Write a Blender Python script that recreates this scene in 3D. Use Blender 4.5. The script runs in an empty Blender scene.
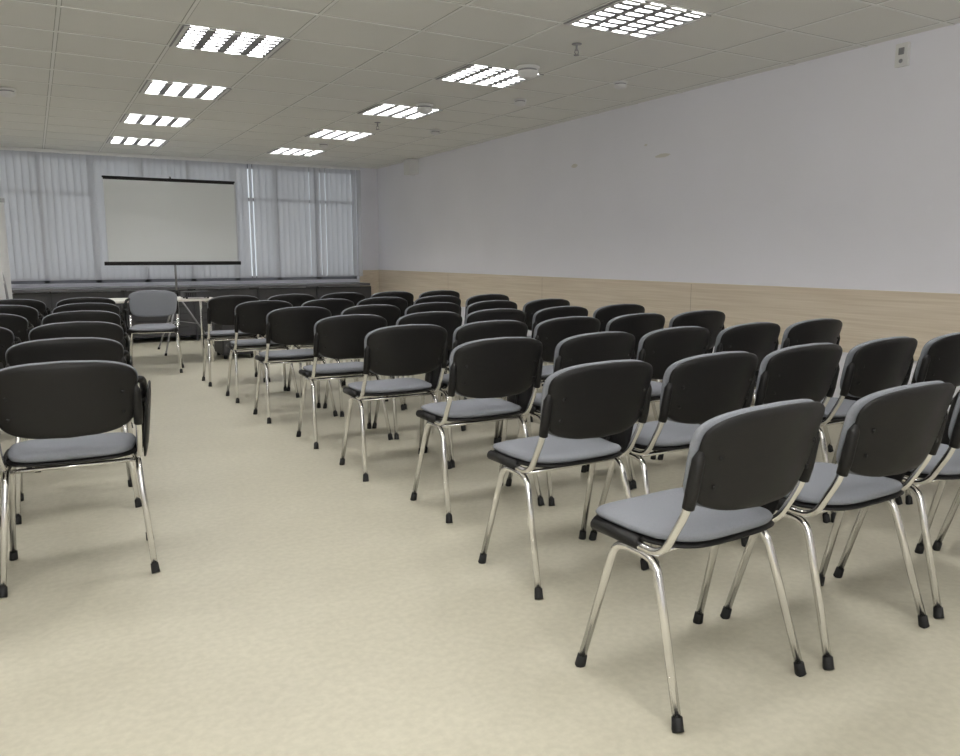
import bpy, math, random
from mathutils import Vector, Matrix
random.seed(4)
S=bpy.context.scene
try: S.view_settings.view_transform='Standard'
except: pass
# ---------------- materials
def mat(name,col,rough=.6,metal=0,noise=0,scale=20,bump=0,bscale=80,emit=None,es=0,spec=None):
    m=bpy.data.materials.new(name); m.use_nodes=True; nt=m.node_tree; b=nt.nodes['Principled BSDF']
    b.inputs['Base Color'].default_value=(*col,1); b.inputs['Roughness'].default_value=rough; b.inputs['Metallic'].default_value=metal
    if spec is not None: b.inputs['Specular IOR Level'].default_value=spec
    tc=nt.nodes.new('ShaderNodeTexCoord')
    if noise:
        n=nt.nodes.new('ShaderNodeTexNoise'); n.inputs['Scale'].default_value=scale; n.inputs['Detail'].default_value=6
        nt.links.new(tc.outputs['Object'],n.inputs['Vector'])
        r=nt.nodes.new('ShaderNodeValToRGB'); r.color_ramp.elements[0].position=.3; r.color_ramp.elements[1].position=.7
        r.color_ramp.elements[0].color=(*[c*(1-noise) for c in col],1); r.color_ramp.elements[1].color=(*[min(1,c*(1+noise)) for c in col],1)
        nt.links.new(n.outputs['Fac'],r.inputs[0]); nt.links.new(r.outputs[0],b.inputs['Base Color'])
    if bump:
        n=nt.nodes.new('ShaderNodeTexNoise'); n.inputs['Scale'].default_value=bscale; n.inputs['Detail'].default_value=3
        nt.links.new(tc.outputs['Object'],n.inputs['Vector'])
        bp=nt.nodes.new('ShaderNodeBump'); bp.inputs['Strength'].default_value=bump; bp.inputs['Distance'].default_value=.01
        nt.links.new(n.outputs['Fac'],bp.inputs['Height']); nt.links.new(bp.outputs[0],b.inputs['Normal'])
    if emit:
        b.inputs['Emission Color'].default_value=(*emit,1); b.inputs['Emission Strength'].default_value=es
    return m
M={}
M['black']=mat('black_plastic',(.010,.0095,.0095),.46,bump=.12,bscale=400,spec=.28)
M['fabric']=mat('grey_fabric',(.225,.235,.26),.9,noise=.12,scale=350,bump=.3,bscale=500,spec=.2)
M['chrome']=mat('chrome',(.80,.79,.78),.2,1)
M['rubber']=mat('rubber',(.010,.010,.010),.6,spec=.3)
M['wall']=mat('wall_paint',(.88,.88,.94),.75,noise=.015,scale=1.5,bump=.05,bscale=60)
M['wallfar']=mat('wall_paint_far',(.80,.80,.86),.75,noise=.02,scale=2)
M['tile']=mat('ceiling_tile',(.83,.825,.785),.9,noise=.04,scale=160,bump=.1,bscale=200)
M['bar']=mat('ceiling_tbar',(.88,.88,.85),.5)
M['gap']=mat('ceiling_gap',(.45,.44,.41),.8)
M['white']=mat('white_plastic',(.8,.8,.79),.4)
M['alu']=mat('louvre_aluminium',(.32,.32,.33),.4,.8)
M['tube']=mat('lamp_tube',(1,1,1),.5,emit=(1,.985,.965),es=68)
M['lampback']=mat('lamp_reflector',(.85,.85,.85),.35)
M['screen']=mat('screen_cloth',(.76,.79,.795),.8)
M['dark']=mat('dark_grey_laminate',(.04,.04,.045),.5,noise=.1,scale=8)
M['dark2']=mat('counter_top',(.12,.12,.13),.4)
M['panel']=mat('counter_panel',(.065,.065,.07),.6)
M['tabletop']=mat('light_laminate',(.78,.75,.70),.4)
M['paper']=mat('flipchart_board',(.8,.8,.8),.3)
M['metal']=mat('painted_steel',(.35,.35,.36),.4,.6)
M['frame']=mat('window_frame',(.22,.22,.24),.5)
M['base']=mat('baseboard',(.3,.27,.22),.6)
M['joint']=mat('panel_joint',(.40,.32,.23),.6)
nt=M['wall'].node_tree;b=nt.nodes['Principled BSDF'];src=b.inputs['Base Color'].links[0].from_socket
tc=nt.nodes.new('ShaderNodeTexCoord')
for (y,z,sy,sz) in((5.69,2.18,.09,.018),(7.05,2.22,.05,.022),(5.9,2.30,.02,.01)):
    mp=nt.nodes.new('ShaderNodeMapping');mp.inputs['Location'].default_value=(0,-y/sy,-z/sz);mp.inputs['Scale'].default_value=(0,1/sy,1/sz)
    n=nt.nodes.new('ShaderNodeTexNoise');n.inputs['Scale'].default_value=1.5;a=nt.nodes.new('ShaderNodeVectorMath');a.operation='ADD'
    ln=nt.nodes.new('ShaderNodeVectorMath');ln.operation='LENGTH';lt=nt.nodes.new('ShaderNodeMath');lt.operation='LESS_THAN';lt.inputs[1].default_value=1.1
    sc=nt.nodes.new('ShaderNodeVectorMath');sc.operation='SCALE';sc.inputs['Scale'].default_value=.8
    nt.links.new(tc.outputs['Object'],mp.inputs[0]);nt.links.new(mp.outputs[0],n.inputs[0]);nt.links.new(n.outputs['Color'],sc.inputs[0])
    nt.links.new(mp.outputs[0],a.inputs[0]);nt.links.new(sc.outputs[0],a.inputs[1]);nt.links.new(a.outputs[0],ln.inputs[0]);nt.links.new(ln.outputs['Value'],lt.inputs[0])
    mx=nt.nodes.new('ShaderNodeMixRGB');mx.inputs[2].default_value=(.74,.72,.69,1);nt.links.new(lt.outputs[0],mx.inputs[0]);nt.links.new(src,mx.inputs[1]);src=mx.outputs[0]
nt.links.new(src,b.inputs['Base Color'])
# wood band
m=mat('wood_wainscot',(.6,.48,.35),.5); nt=m.node_tree;b=nt.nodes['Principled BSDF']
tc=nt.nodes.new('ShaderNodeTexCoord');mp=nt.nodes.new('ShaderNodeMapping');mp.inputs['Scale'].default_value=(3,.5,22)
n=nt.nodes.new('ShaderNodeTexNoise');n.inputs['Scale'].default_value=3;n.inputs['Detail'].default_value=8
r=nt.nodes.new('ShaderNodeValToRGB');r.color_ramp.elements[0].position=.3;r.color_ramp.elements[1].position=.7;r.color_ramp.elements[0].color=(.67,.57,.44,1);r.color_ramp.elements[1].color=(.80,.71,.58,1)
nt.links.new(tc.outputs['Object'],mp.inputs[0]);nt.links.new(mp.outputs[0],n.inputs[0]);nt.links.new(n.outputs[0],r.inputs[0]);nt.links.new(r.outputs[0],b.inputs['Base Color']);M['wood']=m
# floor linoleum
m=mat('floor_linoleum',(.6,.56,.42),.42); nt=m.node_tree;b=nt.nodes['Principled BSDF'];L=nt.links.new
tc=nt.nodes.new('ShaderNodeTexCoord')
n=nt.nodes.new('ShaderNodeTexNoise');n.inputs['Scale'].default_value=1.8;n.inputs['Detail'].default_value=9;n.inputs['Roughness'].default_value=.7
r=nt.nodes.new('ShaderNodeValToRGB');r.color_ramp.elements[0].position=.3;r.color_ramp.elements[1].position=.7
r.color_ramp.elements[0].color=(.465,.44,.35,1);r.color_ramp.elements[1].color=(.535,.51,.41,1)
n2=nt.nodes.new('ShaderNodeTexNoise');n2.inputs['Scale'].default_value=40;n2.inputs['Detail'].default_value=6
r2=nt.nodes.new('ShaderNodeValToRGB');r2.color_ramp.elements[0].position=.35;r2.color_ramp.elements[1].position=.65;r2.color_ramp.elements[0].color=(.90,.90,.89,1)
mx=nt.nodes.new('ShaderNodeMixRGB');mx.blend_type='MULTIPLY';mx.inputs[0].default_value=1
L(tc.outputs['Object'],n.inputs[0]);L(tc.outputs['Object'],n2.inputs[0]);L(n.outputs[0],r.inputs[0]);L(n2.outputs[0],r2.inputs[0])
L(r.outputs[0],mx.inputs[1]);L(r2.outputs[0],mx.inputs[2]);L(mx.outputs[0],b.inputs['Base Color'])
rr=nt.nodes.new('ShaderNodeMapRange');rr.inputs[3].default_value=.34;rr.inputs[4].default_value=.52;L(n.outputs[0],rr.inputs[0]);L(rr.outputs[0],b.inputs['Roughness'])
M['floor']=m
# blinds
m=bpy.data.materials.new('blind_fabric');m.use_nodes=True;nt=m.node_tree;nt.nodes.clear();L=nt.links.new
o=nt.nodes.new('ShaderNodeOutputMaterial');d=nt.nodes.new('ShaderNodeBsdfDiffuse');d.inputs[0].default_value=(.70,.70,.725,1)
t=nt.nodes.new('ShaderNodeBsdfTranslucent');t.inputs[0].default_value=(.58,.59,.61,1)
tr=nt.nodes.new('ShaderNodeBsdfTransparent');m1=nt.nodes.new('ShaderNodeMixShader');m1.inputs[0].default_value=.3
m2=nt.nodes.new('ShaderNodeMixShader');m2.inputs[0].default_value=.09
L(d.outputs[0],m1.inputs[1]);L(t.outputs[0],m1.inputs[2]);L(m1.outputs[0],m2.inputs[1]);L(tr.outputs[0],m2.inputs[2]);L(m2.outputs[0],o.inputs[0]);M['blind']=m
m=bpy.data.materials.new('window_glass');m.use_nodes=True;nt=m.node_tree;nt.nodes.clear();L=nt.links.new
o=nt.nodes.new('ShaderNodeOutputMaterial');g=nt.nodes.new('ShaderNodeBsdfGlossy');g.inputs['Roughness'].default_value=.03
tr=nt.nodes.new('ShaderNodeBsdfTransparent');tr.inputs[0].default_value=(.87,.9,.91,1);m1=nt.nodes.new('ShaderNodeMixShader');m1.inputs[0].default_value=.08
L(tr.outputs[0],m1.inputs[1]);L(g.outputs[0],m1.inputs[2]);L(m1.outputs[0],o.inputs[0]);M['glass']=m
# ---------------- mesh builder
class MB:
    def __init__(s): s.v=[];s.f=[];s.m=[];s.mats=[];s.sm=[]
    def mi(s,k):
        if k not in s.mats:s.mats.append(k)
        return s.mats.index(k)
    def add(s,vs,fs,k,smooth=False):
        o=len(s.v); s.v+=[tuple(v) for v in vs]; i=s.mi(k)
        for f in fs: s.f.append([a+o for a in f]);s.m.append(i);s.sm.append(smooth)
    def box(s,x0,x1,y0,y1,z0,z1,k):
        vs=[(x,y,z) for z in(z0,z1) for y in(y0,y1) for x in(x0,x1)]
        s.add(vs,[(0,2,3,1),(4,5,7,6),(0,1,5,4),(2,6,7,3),(0,4,6,2),(1,3,7,5)],k)
    def tube(s,pts,r,k,n=8,fil=0,caps=True):
        P=[Vector(p) for p in pts]
        if fil:
            Q=[P[0]]
            for i in range(1,len(P)-1):
                a=(P[i-1]-P[i]);c=(P[i+1]-P[i]);l=min(fil,a.length*.45,c.length*.45)
                A=P[i]+a.normalized()*l;C=P[i]+c.normalized()*l
                for j in range(6):
                    t=j/5; Q.append(A*(1-t)**2+P[i]*2*t*(1-t)+C*t*t)
            Q.append(P[-1]);P=Q
        vs=[];fs=[];N=None
        for i,p in enumerate(P):
            T=(P[min(i+1,len(P)-1)]-P[max(i-1,0)]).normalized()
            if N is None:
                N=T.cross(Vector((1,0,0)));
                if N.length<.1:N=T.cross(Vector((0,1,0)))
                N.normalize()
            else: N=(N-T*N.dot(T)).normalized()
            B=T.cross(N); rr=r[i] if isinstance(r,(list,tuple)) else r
            for j in range(n):
                a=2*math.pi*j/n; vs.append(p+N*math.cos(a)*rr+B*math.sin(a)*rr)
        for i in range(len(P)-1):
            for j in range(n):
                fs.append((i*n+j,i*n+(j+1)%n,(i+1)*n+(j+1)%n,(i+1)*n+j))
        if caps: fs.append(tuple(range(n))[::-1]); fs.append(tuple((len(P)-1)*n+j for j in range(n)))
        s.add(vs,fs,k,True)
    def pad(s,a,b,e,th,fn,k,rings=6,n=40,edge=4):
        vs=[];fs=[];rs=[(i/rings) for i in range(1,rings)]+[.97,1.0]
        def pt(r,j):
            A=2*math.pi*j/n;c,si=math.cos(A),math.sin(A)
            return (r*a*math.copysign(abs(c)**(2/e),c), r*b*math.copysign(abs(si)**(2/e),si))
        def hh(r): return th/2*(max(0,1-r**edge))**.5 if r<1 else 0
        R=len(rs)
        vs.append(fn(0,0,hh(0)))
        for r in rs: vs+= [fn(*pt(r,j),hh(r)) for j in range(n)]
        vs.append(fn(0,0,-hh(0))); o=len(vs)-1
        for r in rs[:-1]: vs+=[fn(*pt(r,j),-hh(r)) for j in range(n)]
        T=lambda i,j:1+i*n+j%n
        Bt=lambda i,j:(o+1+i*n+j%n) if i<R-1 else T(i,j)
        for j in range(n):
            fs.append((0,T(0,j),T(0,j+1)));fs.append((o,Bt(0,j+1),Bt(0,j)))
            for i in range(R-1):
                fs.append((T(i,j),T(i+1,j),T(i+1,j+1),T(i,j+1)))
                fs.append((Bt(i,j),Bt(i,j+1),Bt(i+1,j+1),Bt(i+1,j)))
        s.add(vs,fs,k,True)
    def mesh(s,name):
        me=bpy.data.meshes.new(name);me.from_pydata(s.v,[],s.f)
        for k in s.mats: me.materials.append(M[k])
        me.polygons.foreach_set('material_index',s.m);me.polygons.foreach_set('use_smooth',s.sm)
        me.update()
        import bmesh
        bm=bmesh.new();bm.from_mesh(me);bmesh.ops.recalc_face_normals(bm,faces=bm.faces);bm.to_mesh(me);bm.free()
        return me
    def obj(s,name,loc=(0,0,0),rot=0,bev=0):
        return place(s.mesh(name),name,loc,rot,bev)
def place(me,name,loc,rot=0,bev=0):
    o=bpy.data.objects.new(name,me);S.collection.objects.link(o);o.location=loc;o.rotation_euler=(0,0,rot)
    if bev:
        b=o.modifiers.new('bev','BEVEL');b.width=bev;b.segments=2
    return o
# ---------------- chair
def chair_mesh(tablet=True):
    b=MB()
    for sx in(-1,1):
        b.tube([(sx*.262,-.205,.012),(sx*.230,-.075,.428),(sx*.230,.085,.433),(sx*.262,.195,.012)],.0125,'chrome',10,.05)
        for fy in(-.205,.195):
            q=.012*(1 if fy<0 else -1)
            b.tube([(sx*.263,fy-q*.25,0),(sx*.262,fy,.006),(sx*.2595,fy+q*.55,.038)],[.0165,.0165,.0150],'rubber',10)
        b.tube([(sx*.230,.16,.455),(sx*.236,-.10,.448),(sx*.238,-.185,.60),(sx*.236,-.205,.70)],.0115,'chrome',10,.05)
        b.tube([(sx*.238,-.186,.607),(sx*.238,-.196,.65),(sx*.237,-.212,.74),(sx*.234,-.218,.765)],[.0165,.018,.017,.008],'black',12)
        b.tube([(sx*.234,.175,.458),(sx*.234,-.01,.458)],.019,'black',10)
    b.tube([(-.232,-.04,.43),(.232,-.04,.43)],.009,'chrome',8)
    b.tube([(-.232,.06,.433),(.232,.06,.433)],.009,'chrome',8)
    def seat(off):
        def f(s,t,h):
            z=.474+off+h+.10*s*s*.6-(.35*max(0,t-.10)**1.6 if t>.1 else 0)
            z+= .10*max(0,-t-.08)
            return (s*(1-.12*max(0,-t)/.2),.038+t,z)
        return f
    b.pad(.238,.208,4.5,.03,seat(-.012),'black',6,44)
    b.pad(.232,.205,4.5,.042,seat(.010),'fabric',6,44,8)
    def back(off):
        def f(s,t,h):
            tt=t/.145
            w=(1+.05*tt-.03*max(0,-tt)**2)
            z=.727+t-.45*(s*s)*(max(0,tt)**1.5)+.25*s*s*(max(0,-tt)**1.5)
            y=-.243-.22*t+.9*s*s+off+h
            return (s*w,y,z)
        return f
    b.pad(.240,.145,5.2,.026,back(-.016),'black',7,56,10)
    b.pad(.243,.148,5.2,.034,back(.012),'fabric',7,56,12)
    for sx in(-1,1):
        for z in(.665,.745):
            y=-.243-.22*(z-.727)+.9*.19**2-.029
            b.tube([(sx*.19,y,z),(sx*.19,y-.003,z)],.007,'rubber',8)
    if tablet:
        b.tube([(.236,.03,.44),(.262,.03,.50),(.262,.02,.655),(.262,-.05,.67)],.0095,'black',8,.03)
        b.pad(.024,.075,3,.024,lambda s,t,h:(.262+s,.0+t,.675+h),'black',4,24)
        b.pad(.145,.155,4,.016,lambda s,t,h:(.278+h+.09*t+.08*s,.02+s*.9-.15*t,.585+t),'black',4,32,10)
        b.tube([(.268,-.06,.675),(.284,-.06,.675)],.016,'black',10)
        b.tube([(.242,-.19,.78),(.266,-.12,.77),(.270,-.05,.69)],.014,'black',10,.03)
    return b.mesh('conference_chair')
CM=chair_mesh(True)
rows=[(1.65,1.60,.63,5),(1.775,2.43,.565,5),(1.885,3.31,.555,5),(1.785,4.18,.56,5),(1.775,5.02,.56,5),(1.705,5.93,.56,5),(1.70,6.9,.55,5),(1.67,7.9,.55,5)]
for ri,(x0,y,p,n) in enumerate(rows):
    for i in range(n):
        r=random.uniform(-.03,.03)
        if ri==0: r=(.05,.03,-.02,.01,.02)[i]
        place(CM,'conference_chair',(x0+i*p+random.uniform(-.008,.008),y+random.uniform(-.02,.02),0),r)
for ri,(x0,y) in enumerate(((.085,3.43),(.105,4.33),(.20,5.30),(.265,6.29),(.345,7.28),(.40,8.17))):
    for i in range(4):
        r=random.uniform(-.03,.03)
        if ri==0 and i==0: r=-.07
        place(CM,'conference_chair',(x0-i*.58+random.uniform(-.006,.006),y+random.uniform(-.02,.02),0),r)
# ---------------- room
X0,X1,Y0,Y1,H=-4.5,5.2,-3.0,12.62,2.70
b=MB();b.box(X0-.1,X1+.1,Y0-.1,Y1+.1,-.1,0,'floor');b.obj('floor')
b=MB();b.box(X1,X1+.12,Y0,Y1+.1,0,H+.25,'wall');b.obj('wall_right')
b=MB();b.box(X0-.12,X0,Y0,Y1+.1,0,H+.25,'wallfar');b.obj('wall_left')
b=MB();b.box(X0-.12,X1+.12,Y0-.12,Y0,0,H+.25,'wallfar');b.obj('wall_back')
b=MB();b.box(X0-.12,X1+.12,Y1,Y1+.2,0,.85,'wallfar');b.box(4.82,X1+.12,Y1,Y1+.2,.85,H+.25,'wallfar');b.box(X0-.12,4.82,Y1,Y1+.2,H-.03,H+.25,'wallfar');b.obj('wall_far')
b=MB();b.box(X1-.018,X1,Y0,Y1-.019,.54,1.0,'wood')
yy=.4
while yy<Y1-.5: b.box(X1-.0184,X1-.017,yy-.0025,yy+.0025,.54,1.0,'joint');yy+=2.4
b.box(X1-.022,X1,Y0,Y1-.019,.992,1.004,'wood')
b.obj('trim_1')
b=MB();b.box(4.84,X1-.018,Y1-.018,Y1,.54,1.0,'wood');b.obj('trim_2')
b=MB();b.box(X1-.014,X1,Y0,Y1,0,.06,'base');b.obj('baseboard_right')
TX,TY=.692,.6
xr,y0=3.364,3.939
lampc=[(xr-3*TX*k,y0+1.8*i) for k in range(4) for i in range(-3,5)]
def islamp(cx,cy): return any(abs(cx-a)<.1 and abs(cy-c)<.1 for a,c in lampc)
tb=MB();gb=MB()
nx0=-12;
for i in range(nx0,4):
    for j in range(-13,16):
        cx,cy=xr+i*TX,y0+j*TY
        xa,xb=max(X0,cx-TX/2),min(X1,cx+TX/2);ya,yb=max(Y0,cy-TY/2),min(Y1,cy+TY/2)
        if xb-xa<.02 or yb-ya<.02 or islamp(cx,cy):continue
        tb.add([(xa,ya,H),(xb,ya,H),(xb,yb,H),(xa,yb,H)],[(0,3,2,1)],'tile')
tb.box(X0,X1,Y0,Y1,H+.14,H+.16,'tile')
tb.obj('ceiling')
for i in range(nx0,4):
    x=xr+(i+.5)*TX
    if X0<x<X1: gb.box(x-.010,x+.010,Y0,Y1,H-.004,H+.03,'bar');gb.box(x-.015,x+.015,Y0,Y1,H-.0015,H-.0005,'gap')
for j in range(-13,16):
    y=y0+(j+.5)*TY
    if Y0<y<Y1: gb.box(X0,X1,y-.010,y+.010,H-.0045,H+.03,'bar');gb.box(X0,X1,y-.015,y+.015,H-.0015,H-.0005,'gap')
gb.obj('ceiling_grid')
# luminaire
b=MB();a,c=.335,.289
b.box(-a,a,-c,c,.085,.09,'lampback')
for s in(-1,1):
    b.box(s*a-.004,s*a+.004,-c,c,-.004,.09,'lampback');b.box(-a,a,s*c-.004,s*c+.004,-.004,.09,'lampback')
    b.box(s*(a-.014)-.012,s*(a-.014)+.012,-c,c,-.014,-.011,'white');b.box(-a,a,s*(c-.014)-.012,s*(c-.014)+.012,-.014,-.011,'white')
for k in range(4):
    x=-.24+.16*k
    b.add([(x-.036,-.27,.05),(x+.036,-.27,.05),(x+.036,.27,.05),(x-.036,.27,.05)],[(0,3,2,1)],'tube')
for k in range(0,5):
    x=-.32+.16*k
    b.add([(x-.026,-c,-.010),(x+.026,-c,-.010),(x+.026,c,-.010),(x-.026,c,-.010),(x,-c,.035),(x,c,.035)],[(0,1,2,3),(0,4,1),(2,5,3),(0,3,5,4),(1,4,5,2)],'alu')
for k in range(1,7):
    y=-c+2*c*k/7
    b.add([(-a,y-.020,-.0105),(a,y-.020,-.0105),(a,y+.020,-.0105),(-a,y+.020,-.0105),(-a,y,.035),(a,y,.035)],[(0,1,2,3),(0,4,5,1),(3,2,5,4)],'alu')
LM=b.mesh('ceiling_light')
for cx,cy in lampc: 
    if X0+.3<cx<X1-.3 and cy<Y1-.2: place(LM,'ceiling_light',(cx,cy,H))
HC=H-.007
def sprinkler(x,y):
    b=MB();b.tube([(0,0,0),(0,0,-.004)],.035,'metal',14);b.tube([(0,0,-.004),(0,0,-.045)],.008,'metal',8);b.tube([(-.012,0,-.04),(-.016,0,-.06),(0,0,-.075),(.016,0,-.06),(.012,0,-.04)],.003,'metal',6);b.tube([(0,0,-.073),(0,0,-.077)],.02,'metal',12);b.obj('fire_sprinkler',(x,y,HC))
def detector(x,y,s=1):
    b=MB();b.tube([(0,0,0),(0,0,-.012*s),(0,0,-.014*s),(0,0,-.022*s),(0,0,-.024*s),(0,0,-.042*s),(0,0,-.055*s)],[.06*s,.06*s,.046*s,.046*s,.054*s,.052*s,.03*s],'white',20)
    b.tube([(0,0,-.0135*s),(0,0,-.0225*s)],.047*s,'metal',20);b.obj('smoke_detector',(x,y,HC))
for p in((3.38,4.57),(3.41,8.24)): sprinkler(*p)
detector(3.45,5.29,1.5);detector(3.42,7.07,1.4);detector(4.42,5.35,1.0);detector(4.09,6.40,1.0);detector(-.08,8.23,1.2);detector(4.2,8.4,1.0);detector(3.42,10.1,1.1)
b=MB();b.box(-.03,0,-.045,.045,-.075,.075,'white');b.box(-.036,-.03,-.02,.02,.0,.045,'metal');b.tube([(-.03,0,-.04),(-.036,0,-.04)],.014,'metal',12);b.obj('wall_sensor',(X1,3.35,2.58),0,.004)
b=MB();b.box(-.14,0,-.12,.12,-.11,.11,'white');b.box(-.145,-.14,-.09,.09,-.08,.08,'white');b.obj('wall_speaker',(X1,11.1,2.58),0,.006)
# window + blinds
b=MB();yw=Y1+.12
for i in range(7):
    xa=X0+i*(4.82-X0)/7; xb=xa+(4.82-X0)/7
    for x in(xa,xb,(xa+xb)/2): b.box(x-.035,x+.035,yw-.03,yw+.04,.85,H,'frame')
b.box(X0,4.82,yw-.03,yw+.04,.85,.92,'frame');b.box(X0,4.82,yw-.03,yw+.04,2.6,H,'frame');b.box(X0,4.82,yw-.03,yw+.04,2.1,2.15,'frame')
b.box(X0,4.82,yw,yw+.006,.9,2.62,'glass')
b.obj('window_1')
b=MB();b.box(X0+.02,4.84,Y1-.13,Y1-.08,H-.05,H-.008,'white')
x=X0+.06;k=0
while x<4.82:
    ang=.30+random.uniform(-.12,.12)
    if 2.96<x<3.06: ang=.85
    w=.052;dx,dy=w*math.cos(ang),w*math.sin(ang);yy=Y1-.105
    vs=[];n=5
    for zz in(.90,H-.05):
        for q in range(n):
            t=q/(n-1)*2-1;bu=.008*(1-t*t)
            vs.append((x+dx*t-bu*math.sin(ang),yy+dy*t+bu*math.cos(ang),zz))
    b.add(vs,[(q,q+1,n+q+1,n+q) for q in range(n-1)],'blind',True)
    x+=.089;k+=1
b.obj('vertical_blinds')
# counter under window
b=MB();b.box(X0+.02,4.78,Y1-.62,Y1-.01,.76,.80,'dark2')
for i in range(10):
    xa=X0+.04+i*.93; b.box(xa,xa+.91,Y1-.56,Y1-.54,.08,.75,'panel');b.box(xa-.02,xa,Y1-.60,Y1-.02,0,.76,'dark')
    for z in(.2,.3,.4,.5,.6): b.box(xa+.1,xa+.81,Y1-.566,Y1-.56,z,z+.02,'dark')
b.obj('window_counter')
# projection screen on tripod
b=MB()
b.box(-.78,.78,-.004,0,1.17,2.19,'screen');b.box(-.78,.78,-.0045,-.0042,2.17,2.19,'black')
b.tube([(-.79,0,2.20),(.79,0,2.20)],.012,'black',10);b.tube([(-.83,0,1.15),(.82,0,1.15)],.024,'black',14)
b.tube([(0,.05,.35),(0,.05,2.24)],.014,'metal',10);b.tube([(0,.05,2.23),(0,0,2.205)],.01,'black',8)
for k in range(3):
    A=math.pi/2+k*2*math.pi/3+.5;b.tube([(0,.05,.75),(.45*math.cos(A),.05+.45*math.sin(A),.012)],.011,'metal',8);b.tube([(0,.05,.4),(.24*math.cos(A),.05+.24*math.sin(A),.36)],.006,'metal',6)
    b.tube([(.45*math.cos(A),.05+.45*math.sin(A),0),(.44*math.cos(A),.05+.44*math.sin(A),.03)],.016,'rubber',8)
b.tube([(0,.05,.72),(0,.05,.80)],.022,'black',10)
b.obj('projection_screen',(1.60,10.7,0))
# table
b=MB();b.box(-.6,.6,-.35,.35,.725,.75,'tabletop')
for sx in(-1,1):
    for sy in(-1,1): b.tube([(sx*.52,sy*.28,0),(sx*.52,sy*.28,.725)],.017,'chrome',10)
    b.tube([(sx*.52,-.28,.70),(sx*.52,.28,.70)],.01,'chrome',8)
b.obj('presenter_table',(1.25,9.80,0),0,.003)
# video projector on the table
b=MB();b.box(-.15,.15,-.11,.11,.015,.085,'dark')
b.tube([(.07,.105,.05),(.07,.13,.05)],.028,'black',16);b.tube([(.07,.13,.05),(.07,.132,.05)],.02,'glass',16)
for sx in(-.12,.12):
    for sy in(-.08,.08): b.tube([(sx,sy,0),(sx,sy,.016)],.012,'rubber',8)
for k in range(6): b.box(-.13+k*.02,-.12+k*.02,-.112,-.109,.03,.07,'black')
b.box(-.04,.04,-.04,.0,.085,.089,'metal')
b.obj('video_projector',(1.64,9.62,.751),.05,.004)
b=MB();b.box(-.2,.2,-.25,.25,.05,.60,'dark');b.box(-.21,.21,-.26,.26,.60,.62,'dark2')
for k in range(3): b.box(-.19,.19,-.268,-.25,.08+k*.175,.24+k*.175,'panel');b.box(-.06,.06,-.28,-.268,.18+k*.175,.19+k*.175,'metal')
for sx in(-.16,.16):
    for sy in(-.2,.2): b.tube([(sx,sy,0),(sx,sy,.05)],.022,'rubber',10)
b.obj('drawer_pedestal',(2.12,9.9,0),0,.003)
c=place(CM,'conference_chair',(1.08,9.0,0),2.95)
# flipchart
b=MB();b.box(-.35,.35,-.012,.012,.80,1.78,'paper');b.box(-.36,.36,-.05,.02,.77,.80,'metal');b.box(-.36,.36,-.02,.016,1.76,1.80,'metal')
for p in((-.38,-.05),(.38,-.05),(0,.6)): b.tube([(p[0],p[1],0),(p[0]*.6 if p[0] else 0,.03,1.75)],.012,'metal',8)
b.obj('flipchart_easel',(-.55,9.0,0),.1)
# ---------------- world
w=bpy.data.worlds.new('sky');S.world=w;w.use_nodes=True;nt=w.node_tree
bg=nt.nodes['Background'];bg.inputs[0].default_value=(.95,.96,1,1);bg.inputs[1].default_value=1.2
ld=bpy.data.lights.new('bounce_fill','AREA');ld.shape='DISK';ld.size=.5;ld.energy=130;ld.color=(1,.99,.98)  # unseen fill light, added to lift walls and ceiling by bounce
lo=bpy.data.objects.new('bounce_fill',ld);S.collection.objects.link(lo);lo.location=(-.6,-1.2,1.7);lo.rotation_euler=(math.pi-.5,0,-.5)
# ---------------- camera
f,psi,p=774.66,.519,.157
cd=bpy.data.cameras.new('camera');cam=bpy.data.objects.new('camera',cd);S.collection.objects.link(cam);S.camera=cam
cd.sensor_fit='HORIZONTAL';cd.sensor_width=36;cd.lens=36*f/960;cd.clip_start=.02
cam.location=(0,0,1.25);cam.rotation_euler=(math.pi/2-p,0,-psi)
